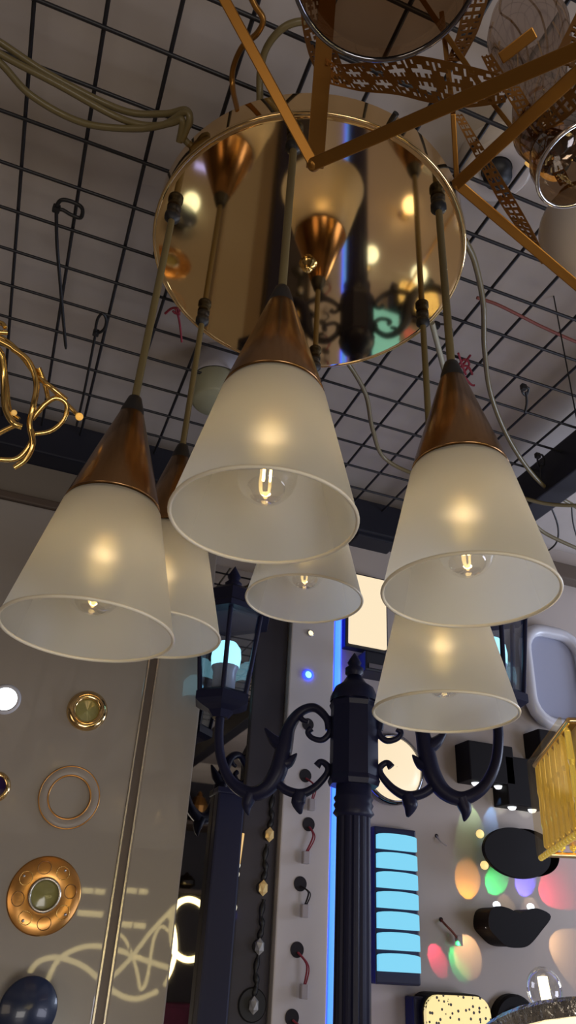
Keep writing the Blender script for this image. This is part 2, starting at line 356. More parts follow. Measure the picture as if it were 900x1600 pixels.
# dark square post in front of the mirror
pp = ony(348, 1420, 1.43)
zt_ = ony(358, 1235, 1.43).z
single('square_post', MB().box((pp.x, 1.4475, zt_/2), (0.054, 0.03, zt_), bev=0.004).box((pp.x, 1.4465, zt_), (0.060, 0.034, 0.012), bev=0.003), M['navy'], 'plain dark blue square post standing before the mirror under the left lantern', 'post', (pp.x, 1.4475, 0))

# ------------------------------------------------------------------ six pendant canopy
CX, CY = 0.2415, 0.6735
t = thing('lamp_canopy', 'large round polished gold ceiling plate from which six cone pendants hang', 'ceiling plate', (CX, CY, HC))
RD = 0.219
pc = (CX, CY, HC)
MB().lathe([(0.0001, 0.0)]+[(RD*q/8, 0.0) for q in range(1, 8)]+[(RD-0.008, 0.0)], pc, n=96).lathe([(RD-0.008, 0), (RD-.004, .0006), (RD-.001, .0025), (RD, .006)], pc, n=96).lathe([(RD, .006), (RD-.001, .042)], pc, n=96).lathe([(RD-.001, .042), (RD-.003, .046), (RD-.008, .048), (.0001, .048)], pc, n=96).build('plate', M['gold'], t)
MB().lathe([(RD-0.002+0.0028*math.cos(a*math.pi/6), 0.003+0.0028*math.sin(a*math.pi/6)) for a in range(12)], (CX, CY, HC), n=96, closed=True).build('rim_bead', M['goldrim'], t)
MB().lathe([(0.0001, -0.016), (0.004, -0.0155), (0.007, -0.012), (0.0065, -0.008), (0.010, -0.006), (0.010, -0.001), (0.013, 0), (0.0001, 0)], (CX, CY, HC), n=18).build('cap_nut', M['brass'], t)
for q in (0.6, 2.7, 4.8):
    MB().tube([(CX+math.cos(q)*(RD-.004), CY+math.sin(q)*(RD-.004), HC+.028), (CX+math.cos(q)*(RD+.009), CY+math.sin(q)*(RD+.009), HC+.028)], 0.004, 8).build('side_screw', M['plastic'], t)
MB().tube([(CX, CY, HC+0.046), (CX, CY, ZG+.006)], 0.02, 16).build('mounting_stem', M['plastic'], t)

SH = {}
def pendant(att, zr, label, lit, rr=0.0785):
    A = onz(*att, HC); x, y = A.x, A.y; L_ = V((x, y, zr))
    t = thing('pendant_lamp', label, 'pendant lamp', L_, 'cone pendants of the gold ceiling plate')
    zj = zr+0.133; zc = zj+0.117
    def P(name, mk, m, par=t):
        if name in SH:
            o = bpy.data.objects.new(name, SH[name]); COL.objects.link(o); o.parent = par; BASE[o] = L_; return o
        o = mk().build(name, m, par); SH[name] = o.data; return o
    MB().tube([(x, y, zc+0.01), (x, y, HC-0.002)], 0.0045, 10).build('cord', M['cord'], t)
    b = MB().lathe([(0.005, 0), (0.0095, -0.002), (0.0085, -0.008), (0.007, -0.011), (0.0102, -0.014), (0.0102, -0.021), (0.0055, -0.026), (0.0045, -0.027)], (x, y, HC+0.0), n=16)
    b.build('cord_grip', M['plastic'], t)
    P('collar', lambda: MB().lathe([(0.0135, -0.002), (0.0125, 0.006), (0.0095, 0.016), (0.0075, 0.023), (0.0045, 0.025)], (x, y, zc), n=20), M['plastic'])
    def cone():
        b = MB().lathe([(0.0125, 0.117), (0.0135, 0.1165), (0.0470, 0.002), (0.0475, 0.0), (0.0450, 0.0)], (x, y, zj), n=56)
        return b
    P('cone_cap', cone, M['bronze'])
    def shade():
        pr = [(0.030, 0.132), (0.040, 0.1335), (0.0465, 0.1315), (0.0490, 0.127)]
        pr += [(0.0490+(rr-0.0490)*q/10, 0.127*(1-q/10)) for q in range(1, 11)]
        return MB().lathe(pr, (x, y, zr), n=64)
    sh = P('glass_shade', shade, M['frost'])
    P('shade_rim', lambda: MB().lathe([(rr-0.0005+0.0017*math.cos(k*math.pi/4), 0.0017*math.sin(k*math.pi/4)) for k in range(8)], (x, y, zr), n=64, closed=True), M['frostrim'], sh)
    P('lamp_holder', lambda: MB().lathe([(0.0001, 0.1265), (0.0465, 0.1265), (0.0465, 0.1245), (0.018, 0.1225), (0.017, 0.088), (0.014, 0.084), (0.0001, 0.084)], (x, y, zr), n=32), M['bronze'])
    bz = 0.044
    bu = P('bulb', lambda: MB().lathe([(0.0005, bz-0.0265)]+[(0.0265*math.sin(a), bz-0.0265*math.cos(a)) for a in [k*math.pi/14 for k in range(1, 11)]]+[(0.013, bz+0.031), (0.012, bz+0.042)], (x, y, zr), n=28), M['clear'])
    P('filament', lambda: MB().tube([(x-.003, y, zr+bz-.006), (x-.003, y, zr+bz+.020)], 0.0013, 6).tube([(x+.004, y+.003, zr+bz-.003), (x+.004, y+.003, zr+bz+.020)], 0.0011, 6).tube([(x, y, zr+bz+.018), (x, y, zr+bz+.04)], 0.003, 8), M['filament'], bu)
    l = bpy.data.lights.new('bulb_light', 'POINT'); l.energy = lit*0.38; l.color = (1.0, 0.72, 0.40); l.shadow_soft_size = 0.005
    o = bpy.data.objects.new('bulb_light', l); COL.objects.link(o); o.parent = t; o.location = (0, 0, .066)
    return t
pendant((460, 215), 1.807, 'cone pendant with frosted shade hanging nearest, at the front centre of the six', 0.16)
pendant((272, 325), 1.741, 'cone pendant with frosted shade hanging lowest at the far left', 0.13)
pendant((684, 310), 1.785, 'cone pendant with frosted shade in the right front, its bulb showing below the rim', 0.16)
pendant((660, 490), 1.733, 'frosted cone pendant hanging lowest on the right, under the larger right front shade', 0.13)
pendant((492, 560), 1.907, 'frosted cone pendant far behind the front centre shade, mostly hidden by it', 0.10)
pendant((318, 488), 1.812, 'frosted cone pendant at left rear, tucked behind the far left shade', 0.12)

# ------------------------------------------------------------------ cables, ties
def cable(pts, m, label, r=0.0045, name='cable', cat='cable', group=None):
    P = [onz(x, y, z) for x, y, z in pts]
    return single(name, MB().tube(smooth(P, 8), r, 8), M[m], label, cat, P[0], group)
G = 'olive cables along the ceiling mesh'
cable([(-60, 30, 2.43), (0, 66, 2.425), (80, 118, 2.42), (190, 172, 2.415), (255, 178, 2.41), (290, 172, 2.405), (297, 190, 2.395), (286, 212, 2.385), (300, 230, 2.38)], 'cord', 'olive cable running from upper left to the gold plate, top one of three', group=G)
cable([(-60, 42, 2.415), (0, 84, 2.41), (90, 132, 2.405), (190, 186, 2.40), (250, 196, 2.395), (288, 176, 2.395), (296, 188, 2.388), (284, 220, 2.38)], 'cord', 'olive cable running from upper left to the gold plate, middle one of three', group=G)
cable([(-60, 50, 2.41), (0, 98, 2.405), (50, 150, 2.40), (130, 192, 2.395), (215, 201, 2.392), (268, 192, 2.39), (285, 188, 2.388), (280, 222, 2.38)], 'cord', 'olive cable running from upper left to the gold plate, lowest sagging one of three', group=G)
cable([(385, -20, 2.40), (398, 8, 2.40), (411, 30, 2.40), (402, 52, 2.405), (378, 74, 2.42), (364, 108, 2.43), (364, 140, 2.42), (372, 175, 2.375)], 'bar', 'kinked gold brown wire dropping behind the chandelier bar at the top', 0.0035, group=G)
cable([(520, 50, 2.43), (480, 34, 2.43), (445, 42, 2.425), (418, 72, 2.42), (407, 110, 2.415), (406, 150, 2.40), (406, 190, 2.37)], 'cord', 'olive cable arching down onto the top edge of the gold plate', group=G)
cable([(530, 555, 2.385), (548, 574, 2.39), (572, 618, 2.40), (582, 670, 2.40), (600, 715, 2.41), (650, 742, 2.40), (720, 762, 2.39), (800, 774, 2.37), (860, 788, 2.36), (940, 790, 2.36)], 'cord', 'olive cable leaving the bottom edge of the gold plate and passing behind the right pendant', 0.0042, group=G)
cable([(726, 375, 2.385), (742, 410, 2.40), (755, 475, 2.42), (757, 545, 2.42), (768, 620, 2.42), (800, 695, 2.41), (845, 755, 2.40), (900, 792, 2.40), (950, 815, 2.40)], 'cord', 'long olive cable sweeping down from the right edge of the gold plate', 0.0046, group=G)
cable([(690, 742, 2.40), (770, 782, 2.40), (820, 806, 2.40), (850, 832, 2.39), (900, 856, 2.38), (960, 880, 2.38)], 'cord', 'olive cable below the others at the right picture edge under the black beam', 0.0045, group=G)
cable([(675, 505, 2.42), (684, 540, 2.415), (697, 590, 2.41)], 'pale', 'short pale cable end behind the right pendant cord', 0.005)
cable([(745, 465, 2.44), (775, 475, 2.44), (810, 492, 2.44), (850, 512, 2.44), (905, 536, 2.44), (950, 550, 2.44)], 'rust', 'thin twisted red brown wire lying along the mesh at right', 0.0028, 'twisted_wire', 'wire')
cable([(848, 775, 2.44), (862, 795, 2.43), (872, 825, 2.42), (868, 850, 2.42), (845, 868, 2.42)], 'plastic', 'thin black hanging wire on the white ceiling beyond the right beam', 0.0022, 'black_wire', 'wire')
cable([(893, 790, 2.44), (896, 820, 2.43), (905, 850, 2.42)], 'plastic', 'thin black wire at the very right edge near the brown cornice', 0.0018, 'black_wire', 'wire')
def zip_tie(ring, tail, label, r=0.003):
    zt0 = ZG-0.016
    P = [onz(*p, zt0) for p in ring]; c = sum(P, V((0, 0, 0)))/len(P)
    t = thing('cable_tie', label, 'cable tie', P[0])
    Q = smooth(P, 6, True)
    MB().tube(Q, r, 8, closed=True).build('loop', M['plastic'], t)
    T = [onz(x, y, zt0-0.003-0.012*i) for i, (x, y) in enumerate(tail)]
    MB().box(P[0], (0.011, 0.009, 0.012), bev=0.002).build('head', M['plastic'], t)
    MB().tube(smooth(T, 6), [r]*(6*(len(T)-1))+[r*.6], 6).build('tail', M['plastic'], t); return t
zip_tie([(88, 326), (95, 313), (112, 315), (128, 325), (126, 340), (112, 336), (98, 328)], [(88, 328), (89, 380), (93, 430), (98, 490), (103, 545)], 'black cable tie with round loop and long hanging tail at upper left')
zip_tie([(150, 520), (152, 500), (160, 490), (166, 500), (162, 515)], [(150, 518), (140, 570), (130, 620), (119, 668)], 'black cable tie with long slanting tail left of the far left pendant', 0.0025)
zip_tie([(682, 508), (700, 508), (707, 518), (702, 530), (688, 528), (680, 520)], [(704, 520), (703, 540)], 'small black cable tie loop beside the right pendant cord', 0.0018)
zip_tie([(818, 605), (826, 607), (822, 618), (816, 612)], [(822, 612), (823, 630), (820, 645)], 'short knotted black tie on the mesh at right between the cables', 0.0022)
zip_tie([(840, 712), (848, 712), (850, 726), (842, 728)], [(846, 725), (844, 740), (846, 752)], 'short black tie close above the black beam at right', 0.0022)
def twine(strands, label):
    b = MB()
    for s in strands: b.tube(smooth([onz(x, y, ZG-0.01) for x, y in s], 5), 0.0022, 6)
    return single('red_twine', b, M['red'], label, 'twine', onz(*strands[0][0], ZG-.01))
twine([[(258, 490), (268, 482), (278, 482), (280, 492)], [(274, 482), (280, 500), (284, 534)], [(270, 486), (276, 490), (282, 484)]], 'small red twine knot on the mesh left of the gold plate')
twine([[(705, 572), (718, 580), (735, 600), (742, 602)], [(716, 552), (722, 570), (728, 585)], [(735, 555), (722, 572), (708, 588)], [(712, 575), (730, 572), (738, 585)], [(710, 582), (724, 562), (733, 570), (718, 590)]], 'tangled red twine knot on the mesh right of the pendant cord')

# ------------------------------------------------------------------ ceiling lamps behind the mesh
p = onz(338, 610, 2.44)
t = thing('ceiling_drum_lamp', 'small greenish drum lamp on the ceiling peeking left of the front centre shade', 'ceiling lamp', p)
MB().lathe([(0.0001, -0.035), (0.040, -0.035), (0.046, -0.03), (0.048, 0.02)], p, n=32).build('drum', M['greenish'], t); MB().lathe([(0.05, 0.02), (0.05, 0.08), (0.0001, 0.08)], p, n=32).build('base', M['shell'], t)
p = onz(775, 258, 2.50)
t = thing('ceiling_spotlight', 'round ceiling spotlight with black centre behind the gold chandelier strips', 'spotlight', p)
MB().lathe([(0.022, -0.012), (0.045, -0.02), (0.052, -0.012), (0.054, 0.02)], p, n=36).build('housing', M['globe'], t)
MB().lathe([(0.0001, -0.03), (0.020, -0.03), (0.022, 0.0), (0.0001, 0.0)], p, n=24).build('lens_tube', M['plastic'], t)
p = onz(850, 255, 2.40)  # yellow LED strips drawn as glowing petals of a made-up rosette
t = thing('yellow_led_strips', 'small yellow LED strips above the white globe, shaped as petals', 'ornament', p)
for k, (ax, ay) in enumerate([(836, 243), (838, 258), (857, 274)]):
    q = onz(ax, ay, 2.40); d = V((0.9, -0.35+0.2*k, 0)).normalized(); MB().sphere(q, 0.011, (1.5, 0.55, 0.4), rot=d.to_track_quat('X', 'Z').to_matrix()).build('led_petal', M['tubegold'], t)
MB().lathe([(0.0001, -0.012), (0.016, -0.01), (0.02, 0.0), (0.012, 0.12), (0.0001, 0.12)], p+V((0.012, -0.01, 0)), n=20).build('stem', M['plastic'], t)

# ------------------------------------------------------------------ gold filigree chandelier (upper right, nearest)
ch = thing('filigree_chandelier', 'antique gold chandelier of angular bars and pierced strips with smoky glass at upper right', 'chandelier', at(760, -150, 0.8))
def bar(a, b, w, th, nrm=None):
    a, b = V(a), V(b); d = (b-a).normalized(); v = nrm if nrm else ((a+b)/2-EYE).normalized()
    x = d.cross(v).normalized(); n = x.cross(d); Rm = Matrix((x, d, n)).transposed()
    return MB().box((a+b)/2, (w, (b-a).length, th), Rm, 0.0008)
def A3(p): return at(p[0], p[1], p[2])
a1 = (490, 256, .66); a2 = (714, 287, .70)
for a, b, wpx, th in [(a1, (335, -30, .74), 17, .007), ((492, 262, .662), (514, -30, .78), 27, .003), (a1, (930, 66, .56), 22, .008),
                      (a2, (930, 88, .60), 20, .008), (a2, (920, 462, .74), 15, .007), (a2, (708, 178, .70), 8, .004), ((640, -30, .80), (765, 155, .70), 8, .005), ((708, 178, .70), (690, 20, .78), 8, .004),
                      ((765, 155, .70), (800, 200, .68), 7, .004), ((782, 92, .72), (836, 50, .72), 18, .003)]:
    P, Q = A3(a), A3(b); bar(P, Q, wpx*(mpp(P)+mpp(Q))/2, th).build('frame_bar', M['bar'], ch)
MB().sphere(A3((490, 257, .66)), 0.0056).build('frame_joint', M['bar'], ch); MB().sphere(A3((715, 287, .70)), 0.0048).build('frame_joint', M['bar'], ch)
def strip(ea, eb, n, m=11, per=11, name='filigree_strip'):
    EA = smooth([A3(p) for p in ea], 12); EB = smooth([A3(p) for p in eb], 12)
    def sample(E, t): f = t*(len(E)-1); i = min(int(f), len(E)-2); return E[i].lerp(E[i+1], f-i)
    vs = [sample(EA, i/n).lerp(sample(EB, i/n), j/m) for i in range(n+1) for j in range(m+1)]; fs = []
    for i in range(n):
        for j in range(m):
            u = (j+.5)/m*2-1; v = ((i % per)+.5)/per*2-1
            if j == 0 or j == m-1: fs.append((i, j)); continue
            r = math.hypot(u, v); an = math.atan2(v, u)
            hole = (0.42 < r < 0.62+0.22*math.cos(6*an) and abs(math.cos(3*an)) > .35) or (abs(v) > .80 and .15 < abs(u) < .6) or (abs(u) > .62 and .3 < abs(v) < .62 and (i % 3))
            if not hole: fs.append((i, j))
    F_ = [(i*(m+1)+j, (i+1)*(m+1)+j, (i+1)*(m+1)+j+1, i*(m+1)+j+1) for i, j in fs]
    o = MB().add(vs, F_).build(name, M['filig'], ch)
    mod = o.modifiers.new('thickness', 'SOLIDIFY'); mod.thickness = 0.0012; mod.offset = 0; return o
strip([(468, -20, .80), (472, 40, .78), (486, 95, .74), (508, 128, .72)], [(497, -20, .80), (505, 30, .78), (530, 90, .74), (545, 132, .72)], 44)
strip([(508, 90, .72), (530, 100, .72), (580, 96, .71), (640, 86, .70), (720, 100, .69), (790, 118, .68)], [(508, 130, .72), (560, 142, .72), (620, 148, .71), (670, 160, .70), (730, 168, .69), (790, 160, .68)], 88)
strip([(728, -20, .80), (715, 50, .76), (698, 95, .73)], [(768, -20, .80), (748, 45, .76), (722, 95, .73)], 40, 9)
strip([(708, 178, .70), (740, 240, .70), (780, 315, .72), (812, 362, .74), (846, 412, .76)], [(722, 178, .70), (758, 235, .70), (805, 312, .72), (838, 372, .74), (856, 412, .76)], 77, 9)
strip([(782, 135, .69), (815, 190, .69), (850, 248, .70), (875, 290, .72)], [(812, 135, .69), (838, 180, .69), (868, 236, .70), (892, 285, .72)], 55, 9)
strip([(860, 100, .64), (890, 40, .68), (925, -30, .72)], [(925, 110, .64), (940, 60, .68), (960, -30, .72)], 33, 9)
strip([(752, 88, .72), (768, 120, .71), (780, 140, .70)], [(768, 84, .72), (786, 112, .71), (800, 135, .70)], 22, 7)
strip([(890, 110, .62), (860, 155, .64), (838, 195, .66)], [(920, 150, .62), (885, 185, .64), (850, 205, .66)], 22, 9)
# smoky glass bowl, vase and globe of the chandelier
c = at(604, -62, .64); rb = 150*mpp(c)
g = MB().lathe([(rb*1.0, 0), (rb*1.02, 0.012), (rb*.98, 0.03), (rb*.7, .055), (rb*.35, .068), (0.0005, .07)], c, n=56).build('glass_bowl', M['smoke'], ch)
MB().lathe([(rb+0.0022*math.cos(k*math.pi/4), 0.0022*math.sin(k*math.pi/4)) for k in range(8)], c, n=56, closed=True).build('bowl_rim', M['darkchrome'], g)
MB().lathe([(0.0001, 0.02), (0.026, 0.022), (0.03, 0.04), (0.02, 0.068), (0.0001, 0.07)], c, n=28).build('bowl_socket', M['plastic'], g)
MB().tube([c+V((0, 0, .07)), c+V((0, 0, .2))], 0.005, 10).build('hanging_rod', M['bar'], ch)
c = at(846, 150, .74)
zv = [(0.0005, -.08), (0.018, -.078), (0.028, -.05), (0.026, -.02), (0.022, .01), (0.026, .04), (0.034, .07), (0.036, .10), (0.030, .13)]
MB().lathe(zv, c, n=36).build('glass_vase', M['vase'], ch)
b = MB()
for q in range(9):
    an = q*2*math.pi/9; b.tube(smooth([c+V((math.cos(an+.25*math.sin(h*40))*(r_*.93+.0002), math.sin(an+.25*math.sin(h*40))*(r_*.93+.0002), h)) for r_, h in zv[1:]], 4), 0.0009, 5)
b.build('glass_ribs', M['brass'], ch)
c = at(905, 258, .66)
nrm = (EYE-c).normalized()*0.75 + V((0.5, 0.1, -0.2)); nrm.normalize()
MB().lathe([(0.033+0.0018*math.cos(k*math.pi/4), 0.0018*math.sin(k*math.pi/4)) for k in range(8)], c, nrm, 48, closed=True).build('glass_rim', M['chrome'], ch)
MB().lathe([(0.033, 0), (0.031, -.02), (0.02, -.045), (0.0005, -.05)], c, nrm, 40).build('glass_cup', M['smoke'], ch)
c = at(912, 365, .80)
MB().sphere(c, 0.041, (1, 1, 1.22), 32, 20).build('opal_globe', M['globe'], ch)
MB().lathe([(0.016, .045), (0.018, .055), (0.008, .065), (0.0005, .066)], c, n=20).build('globe_holder', M['bar'], ch)

# ------------------------------------------------------------------ gold branch chandelier (left edge)
br = thing('branch_chandelier', 'gold chandelier of curling twig branches entering at the left edge', 'chandelier', at(-60, 560, .85))
def branch(pts, r=0.0034, tip=True):
    P = smooth([at(x, y, z) for x, y, z in pts], 7); n = len(P)
    o = MB().tube(P, [r*(1-.25*i/n) for i in range(n)], 8).build('branch', M['brass'], br); return o
branch([(-60, 500, .88), (-5, 524, .87), (25, 545, .86), (60, 585, .85), (95, 622, .84), (124, 651, .83)], 0.003)
branch([(-40, 515, .86), (0, 533, .85), (30, 552, .84), (58, 588, .83), (80, 605, .82), (104, 625, .82)], 0.0034)
branch([(20, 545, .84), (45, 565, .83), (57, 600, .82), (52, 635, .81), (46, 662, .81), (50, 685, .81), (40, 705, .81), (22, 718, .81), (-10, 717, .81)])
branch([(48, 672, .805), (51, 695, .80), (40, 718, .80), (22, 731, .80)])
branch([(-10, 540, .82), (2, 556, .82), (6, 590, .82), (8, 635, .81), (20, 660, .80), (34, 667, .80)], 0.004)
branch([(-10, 550, .83), (4, 565, .83), (10, 600, .825), (15, 640, .82), (30, 655, .815)], 0.003)
branch([(50, 655, .82), (70, 632, .82), (88, 622, .82), (104, 632, .82), (100, 655, .82), (80, 673, .82), (54, 678, .82)], 0.003)
branch([(-20, 518, .85), (12, 520, .85)], 0.003); branch([(60, 575, .83), (70, 600, .83), (75, 622, .825)], 0.003); branch([(-15, 685, .82), (8, 672, .815), (30, 662, .81)], 0.003)
branch([(-10, 502, .86), (4, 506, .855), (8, 512, .85)], 0.003)
MB().sphere(at(124, 651, .83), 0.0042).build('tip_bead', mat('lit_bead', (1, .6, .2), .4, emit=(1, .5, .08), es=.6), br); MB().sphere(at(22, 645, .81), 0.003).build('tip_bead', M['tubegold'], br)

# ------------------------------------------------------------------ garden lamp post with two lanterns
PY = 1.2
ptop = ony(553, 1160, PY); PX = ptop.x
def zp(py): return ony(553, py, PY).z
AV = V((0.245, -0.147, 0)).normalized()
lp = thing('lamp_post', 'dark navy garden lamp post with scrolled arms and two glass lanterns', 'lamp post', (PX, PY, 0))
k = mpp(ptop)
s8 = dict(n=8, smooth=False, xdir=(math.cos(.15), math.sin(.15), 0))
z0, z1 = zp(1225), zp(1098)
MB().lathe([(0.0001, z0-.004), (0.043, z0-.004), (0.046, z0+.004), (0.043, z0+.012), (0.043, z1-.012), (0.046, z1-.004), (0.044, z1), (0.0001, z1)], (PX, PY, 0), **s8).build('post_head', M['navy'], lp)
zc_ = zp(1066)
MB().lathe([(0.044, z1), (0.043, z1+.010), (0.036, z1+.026), (0.022, z1+.036), (0.013, zc_+.012), (0.0001, zc_+.013)], (PX, PY, 0), n=16).build('dome_cap', M['navy'], lp)
zf = zp(1068); zf2 = zp(1020)
H = zf2-zf
MB().lathe([(0.013, zf), (0.013, zf+.12*H), (0.009, zf+.2*H), (0.017, zf+.3*H), (0.017, zf+.48*H), (0.010, zf+.56*H), (0.013, zf+.66*H), (0.008, zf+.82*H), (0.0005, zf2)], (PX, PY, 0), n=16).build('finial', M['navy'], lp)
zn = zp(1272)
pr = [(0.030, z0), (0.031, zn+.028), (0.034, zn+.024), (0.031, zn+.018), (0.034, zn+.013), (0.031, zn+.007), (0.035, zn), (0.0285, zn-.006)]
MB().lathe(pr, (PX, PY, 0), n=24).build('neck', M['navy'], lp)
b = MB(); nn = 48; prf = []
vs = []; 
for zz in (0.06, zn):
    for q in range(nn):
        rr_ = 0.0285 - (0.0022 if q % 4 == 0 else 0.0)
        vs.append(V((PX+rr_*math.cos(2*math.pi*q/nn), PY+rr_*math.sin(2*math.pi*q/nn), zz)))
b.add(vs, [(q, (q+1) % nn, nn+(q+1) % nn, nn+q) for q in range(nn)]).build('pole', M['navy'], lp)
MB().lathe([(0.0001, 0), (0.09, 0), (0.09, .03), (0.06, .05), (0.04, .08), (0.0285, .10)], (PX, PY, 0), n=24).build('foot', M['navy'], lp)
PN = AV.cross(V((0, 0, 1)))                     # normal of the arm plane
P0 = V((PX, PY, 0))
def sz(px, py):                                # pixel -> (distance along the arm, height) on the arm plane
    d = ray(px, py); tt = (P0-EYE).dot(PN)/d.dot(PN); Q = EYE+d*tt; return ((Q-P0).dot(AV), Q.z)
armL = dict(
 main=([(345, 1112), (342, 1150), (346, 1188), (362, 1222), (390, 1240), (416, 1232), (434, 1206), (444, 1168), (452, 1136), (470, 1112), (492, 1106), (510, 1122), (514, 1140)], [.0085, .009, .009, .010, .012, .014, .016, .0155, .012, .009, .008, .007, .007]),
 curl=([(512, 1120), (516, 1142), (504, 1156), (488, 1153), (481, 1144), (487, 1138)], [.006, .006, .0055, .005, .005, .006]),
 inner=([(466, 1112), (472, 1124), (482, 1128)], [.005, .005, .004]),
 low=([(428, 1218), (446, 1234), (470, 1240), (492, 1230), (510, 1210), (512, 1198), (502, 1190), (495, 1197)], [.008, .008, .0085, .007, .006, .006, .005, .007]),
 leafa=([(438, 1194), (452, 1190), (464, 1177)], [.015, .010, .001]), leafb=([(444, 1168), (428, 1156), (414, 1138)], [.014, .010, .0015]),
 drop=([(470, 1238), (466, 1254), (470, 1272)], [.012, .013, .002]), spike=([(392, 1240), (386, 1258), (388, 1274)], [.014, .010, .001]), tab=([(436, 1218), (424, 1224), (418, 1222)], [.009, .006, .002]))
ARM = {kx: ([sz(*p) for p in pts], rs) for kx, (pts, rs) in armL.items()}
def arm(sign):
    b = MB()
    for pts, rs in ARM.values():
        P = smooth([P0+AV*(s_*sign)+V((0, 0, z_)) for s_, z_ in pts], 6)
        n = len(P); R_ = []
        for i in range(n):
            f = i*(len(rs)-1)/(n-1); k0 = min(int(f), len(rs)-2); R_.append(rs[k0]+(rs[k0+1]-rs[k0])*(f-k0))
        b.tube(P, R_, 8)
    return b.build('scroll_arm', M['navy'], lp)
arm(-1*-1); arm(-1)
sL, zL = sz(345, 1112)
def lantern(sign):
    c = P0+AV*(sL*sign)+V((0, 0, zL)); n6 = dict(n=6, smooth=False, xdir=(0.97, 0.25, 0))
    MB().lathe([(0.0001, -.012), (0.016, -.012), (0.026, 0), (0.042, .006), (0.050, .010), (0.056, .014), (0.056, .028), (0.048, .034), (0.0001, .034)], c, **n6).build('lantern_base', M['navy'], lp)
    h = 0.150
    gl = MB().lathe([(0.047, .034), (0.067, .034+h)], c, **n6).build('lantern_glass', M['lglass'], lp)
    for q in range(6):
        an = q*math.pi/3; x = V(n6['xdir']).normalized(); y = V((0, 0, 1)).cross(x); d = x*math.cos(an)+y*math.sin(an)
        MB().tube([c+d*.049+V((0, 0, .030)), c+d*.069+V((0, 0, .034+h))], 0.0045, 6).build('lantern_bar', M['navy'], lp)
    r0 = .034+h
    MB().lathe([(0.0001, r0-.002), (0.088, r0-.002), (0.090, r0+.008), (0.074, r0+.018), (0.056, r0+.05), (0.026, r0+.068), (0.013, r0+.071), (0.0001, r0+.073)], c, **n6).build('lantern_roof', M['navy'], lp)
    MB().lathe([(0.013, r0+.068), (0.018, r0+.078), (0.010, r0+.085), (0.014, r0+.094), (0.0005, r0+.118)], c, n=12).build('lantern_finial', M['navy'], lp)
    bb = MB().lathe([(0.0001, .034), (0.022, .034), (0.022, .075), (0.027, .086)], c, n=20).build('bulb_base', M['shell'], lp)
    MB().lathe([(0.027, .086), (0.029, .105), (0.027, .122), (0.018, .134), (0.0005, .138)], c, n=24).build('bulb_dome', M['coolbulb'], bb)
lantern(1); lantern(-1)

# ------------------------------------------------------------------ lamps on the right wall
# square lit panel
c = W(578, 952, .04); 
t = thing('square_panel_light', 'square warm lit panel light with dark frame right of the rear centre pendant', 'panel light', W(578, 952))
hw, hh = .048, .088
MB().box(c+V((0, .028, 0)), (hw*2+.014, .024, hh*2+.014), bev=.003).build('frame', M['beam'], t)
MB().box(c+V((0, .012, 0)), (hw*2, .010, hh*2), bev=.004).build('diffuser', M['warmdif'], t)
c = W(588, 1042, .03)
t = thing('driver_box', 'dark box lamp on the wall directly beneath the square warm panel light', 'wall lamp', W(588, 1042))
MB().box(c, (.085, .06, .045), bev=.004).build('body', M['beam'], t); MB().box(c+V((0, -.031, -.012)), (.07, .004, .012), bev=.001).build('lip', M['darkchrome'], t)
t = thing('black_wall_box', 'black box at the wall top between the front shade and the right shade', 'box', W(582, 838))
c = W(582, 838, .03); MB().box(c, (.11, .06, .05), bev=.004).build('body', M['beam'], t); MB().tube([c+V((-.06, -.032, .012)), c+V((.07, -.032, .0))], .003, 8).build('edge_rod', M['darkchrome'], t)
# round lit ceiling style lamp
c = W(607, 1203); rm = mpp(c)
t = thing('round_wall_light', 'round warm glowing wall light with dark rim behind the right scroll arm', 'wall light', c)
MB().lathe([(0.0001, 0), (0.071, 0), (0.074, .006), (0.074, .022), (0.068, .028), (0.066, .028), (0.066, .02)], c, NY, 48).build('rim', M['darkchrome'], t)
MB().lathe([(0.066, .022), (0.060, .030), (0.04, .036), (0.0005, .039)], c, NY, 48).build('diffuser', M['warmdif'], t)
# seven segment wall light
tl, tr, bl = W(575, 1296), W(641, 1300), W(574, 1538)
cx = (W(607, 1300).x+W(612, 1535).x)/2; wz = W(642, 1420).x-W(574, 1420).x; zt1, zb1 = W(607, 1296).z, W(607, 1538).z
t = thing('segmented_wall_light', 'upright wall light with seven cyan white glowing segments in a dark frame', 'wall light', (cx, YW, (zt1+zb1)/2))
MB().box((cx, YW-.014, (zt1+zb1)/2), (wz, .028, zt1-zb1), bev=.004).build('frame', M['navy'], t)
zA, zB = W(607, 1304).z, W(607, 1520).z; sg = (zA-zB)/7
for q in range(7):
    zc = zA-sg*(q+.5); hw = wz*.46; poly = [(cx-hw, YW-.028, zc-sg*.43)]+[(cx+hw, YW-.028, zc-sg*.43), (cx+hw, YW-.028, zc+sg*.30)]+[(cx+hw*math.cos(math.pi*j/8), YW-.028, zc+sg*(.30+.13*math.sin(math.pi*j/8))) for j in range(1, 8)]+[(cx-hw, YW-.028, zc+sg*.30)]
    MB().prism(poly, (0, -.008, 0)).build('diffuser_segment', M['ledcyan'], t)
# spot lamps helper
def spot(par, loc, target, power, col, ang=40, blend=.15):
    l = bpy.data.lights.new('beam', 'SPOT'); l.energy = power; l.color = col; l.spot_size = math.radians(ang); l.spot_blend = blend; l.shadow_soft_size = .002
    o = bpy.data.objects.new('beam', l); COL.objects.link(o)
    o.rotation_euler = (V(target)-V(loc)).to_track_quat('-Z', 'Y').to_euler()
    o.parent = par; o.location = V(loc)-BASE[par]
